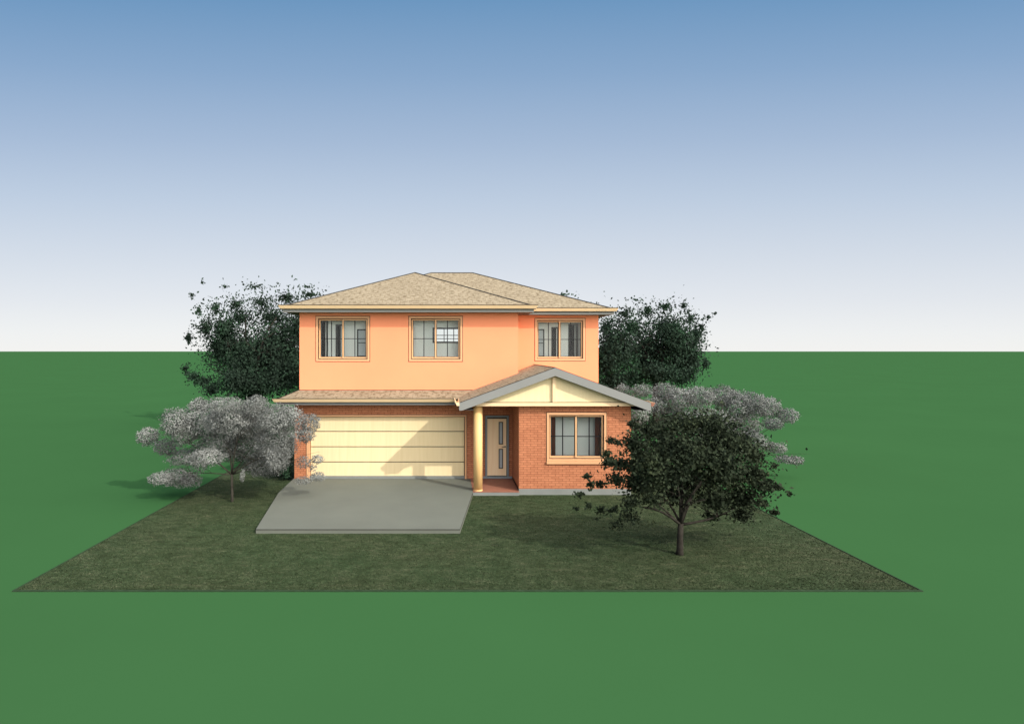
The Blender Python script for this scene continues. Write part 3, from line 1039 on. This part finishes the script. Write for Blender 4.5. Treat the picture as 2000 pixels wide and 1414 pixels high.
tree('silver_tree', 'silvery grey leaved tree with slim trunk beside the driveway and garage', 453, 18.1, 0.045, PZ(925, 18.1), silver_left, 'leaf_silver', 'greybark',
     40, 0.05, 0.35, [(400, 880, -.4, .026), (360, 860, .2, .022), (430, 840, .4, .026), (470, 830, -.3, .028), (505, 850, .4, .024), (545, 880, 0, .022), (350, 925, -.3, .018), (600, 900, .1, .018)],
     depth=0.9, group=None)

silver_right = [(1217, 762, 14, 12), (1252, 764, 20, 14), (1298, 766, 27, 19), (1279, 793, 22, 18), (1326, 779, 30, 22), (1365, 774, 30, 20), (1411, 774, 32, 22), (1439, 793, 35, 30),
                (1474, 790, 28, 24), (1501, 797, 25, 22), (1538, 812, 21, 15), (1509, 828, 20, 12), (1450, 832, 35, 25), (1470, 858, 25, 18), (1516, 875, 20, 11), (1554, 899, 15, 9),
                (1532, 897, 18, 8), (1248, 812, 24, 18), (1246, 832, 16, 12), (1372, 825, 60, 30), (1411, 864, 50, 25), (1310, 815, 30, 25), (1495, 868, 16, 10, .5)]
tree('silver_tree', 'silvery grey leaved tree behind the dark round tree and the porch', 1392, 20.9, 0.05, 1.05, silver_right, 'leaf_silver', 'greybark',
     40, 0.054, 0.35, [(1298, 770, 0, .026), (1340, 790, .4, .026), (1411, 785, -.3, .026), (1470, 800, .3, .024), (1530, 820, 0, .02), (1540, 895, .2, .018)], depth=0.6)

olive = [(1333, 830, 66, 26), (1271, 840, 38, 28), (1388, 826, 52, 28), (1236, 828, 14, 10, .6), (1240, 867, 34, 24), (1318, 879, 78, 44), (1403, 871, 62, 44), (1450, 868, 34, 24),
         (1473, 890, 26, 22), (1263, 902, 48, 34), (1217, 906, 28, 16), (1189, 902, 20, 15, .8), (1333, 933, 78, 40), (1411, 929, 64, 40), (1473, 926, 34, 30), (1248, 941, 44, 28),
         (1205, 937, 24, 17, .8), (1147, 930, 10, 8, .8), (1154, 947, 10, 10, .7), (1131, 965, 12, 7, .8), (1172, 945, 12, 11, .7), (1193, 860, 9, 8, .8), (1206, 864, 8, 8, .8),
         (1185, 885, 10, 9, .8), (1396, 978, 44, 26), (1450, 972, 44, 33), (1450, 1006, 24, 17), (1489, 949, 28, 20), (1512, 910, 10, 7, .7), (1518, 952, 16, 8, .8), (1541, 965, 9, 4, .8),
         (1512, 1000, 11, 8, .8), (1489, 984, 18, 12), (1318, 968, 50, 18, .8), (1271, 972, 34, 20, .8), (1232, 980, 24, 17, .7), (1228, 1007, 22, 15, .55), (1197, 996, 15, 9, .6),
         (1174, 996, 13, 10, .6), (1150, 988, 9, 7, .6), (1127, 994, 7, 5, .6), (1205, 1027, 20, 12, .5), (1240, 1019, 18, 10, .45), (1166, 1013, 6, 4, .6), (1388, 1009, 24, 8, .6),
         (1275, 1020, 4, 6, .5), (1333, 885, 115, 55, .5), (1405, 905, 75, 55, .5), (1290, 930, 60, 40, .5), (1420, 850, 30, 20, .8), (1300, 850, 30, 20, .8)]
tree('round_tree', 'dark olive round tree on the lawn in front of the porch window', 1327, 13.4, 0.078, PZ(1022, 13.4), olive, 'leaf_olive', 'bark',
     50, 0.086, 0.0, [(1248, 990, -.5, .034), (1290, 960, .4, .034), (1320, 930, 0, .045), (1370, 940, -.3, .04), (1440, 990, .3, .034), (1330, 880, .3, .045), (1400, 890, .3, .036), (1220, 930, .3, .028)],
     org_lean=0.03, spread=0.92, depth=0.9, aspect=0.62)

dark_left = [(480, 700, 55, 55), (540, 690, 55, 75), (440, 680, 42, 48), (515, 745, 65, 30), (460, 745, 38, 28), (492, 770, 26, 14), (590, 640, 55, 55), (420, 602, 28, 26, .38),
             (460, 595, 28, 24, .5), (510, 592, 36, 24, .5), (560, 582, 36, 20, .5), (605, 576, 30, 11, .7), (402, 640, 24, 28, .6), (388, 606, 10, 20, .6), (375, 578, 6, 8, .7), (396, 552, 5, 8, .3),
             (368, 660, 8, 12, .6), (395, 745, 22, 10, .7), (378, 735, 16, 12, .4), (362, 720, 10, 12, .25), (440, 560, 8, 8, .5), (470, 620, 40, 30, .7), (530, 620, 45, 30, .8),
             (415, 760, 20, 14, .7), (440, 640, 30, 30, .9), (575, 720, 40, 50), (500, 560, 60, 15, .12), (600, 560, 40, 8, .15)]
tree('dark_evergreen', 'dense dark green tree rising behind the left side of the house', 500, 36.5, 0.2, 2.6, dark_left, 'leaf_dark', 'bark',
     80, 0.165, 0.0, [(440, 660, 0, .09), (480, 620, 0.5, .1), (540, 620, -.5, .1), (590, 640, 0, .08), (410, 720, 0, .06)], spread=0.95, droop=0.9, depth=1.4, aspect=0.6)

dark_right = [(1205, 680, 42, 55), (1268, 690, 52, 55), (1318, 668, 36, 50), (1338, 715, 28, 32), (1290, 728, 56, 22), (1220, 612, 28, 20, .5), (1265, 608, 28, 22, .5), (1300, 600, 28, 20, .5),
              (1336, 597, 12, 16, .6), (1350, 622, 18, 20, .6), (1360, 655, 14, 20, .7), (1384, 620, 9, 6, .7), (1396, 612, 4, 3, .7), (1100, 576, 25, 7, .3), (1185, 640, 22, 28, .6), (1235, 640, 36, 28, .7),
              (1300, 640, 40, 28, .8), (1160, 600, 18, 14, .25), (1370, 640, 10, 14, .4), (1378, 710, 10, 16, .25), (1230, 740, 40, 20, .8), (1240, 585, 50, 8, .1), (1330, 735, 22, 22, .9), (1187, 705, 30, 45), (1200, 745, 36, 16), (1345, 690, 26, 40)]
tree('dark_evergreen', 'dense dark green tree rising behind the right side of the house', 1280, 36.5, 0.2, 2.6, dark_right, 'leaf_dark', 'bark',
     80, 0.165, 0.0, [(1220, 640, 0, .09), (1270, 640, 0.5, .1), (1310, 650, -.5, .1), (1340, 690, 0, .07)], spread=0.95, droop=0.9, depth=1.4, aspect=0.6)

# dark shrub against the left side wall of the garage
shrub = empty('shrub', (-6.1, 21.6, 0.0))
tag(shrub, 'low dark green shrub beside the brick garage wall behind the silver tree', 'shrub')
stem = MB()
for k in range(5):
    stem.tube([(-6.1 + 0.05 * k - 0.1, 21.6, -0.02), (-6.1 + 0.16 * (k - 2), 21.6 + 0.1 * ((k % 3) - 1), 0.9)], [0.018, 0.008], 6)
stem.build('stem', 'bark', shrub, (-6.1, 21.6, 0.0))
V = leaves([(556, 900, 17, 36, 1, -0.45), (545, 905, 20, 30, 1, 0.2), (535, 908, 18, 24, 1, 0.7), (562, 925, 9, 16, 1, -0.5), (552, 870, 14, 24, 1, 0.0)], 21.6, 60, 0.075, 0.0, (-6.1, 21.6, 0.0), spread=0.8)
np_mesh('foliage', V, np.arange(len(V)).reshape(-1, 4), 'leaf_dark', shrub)
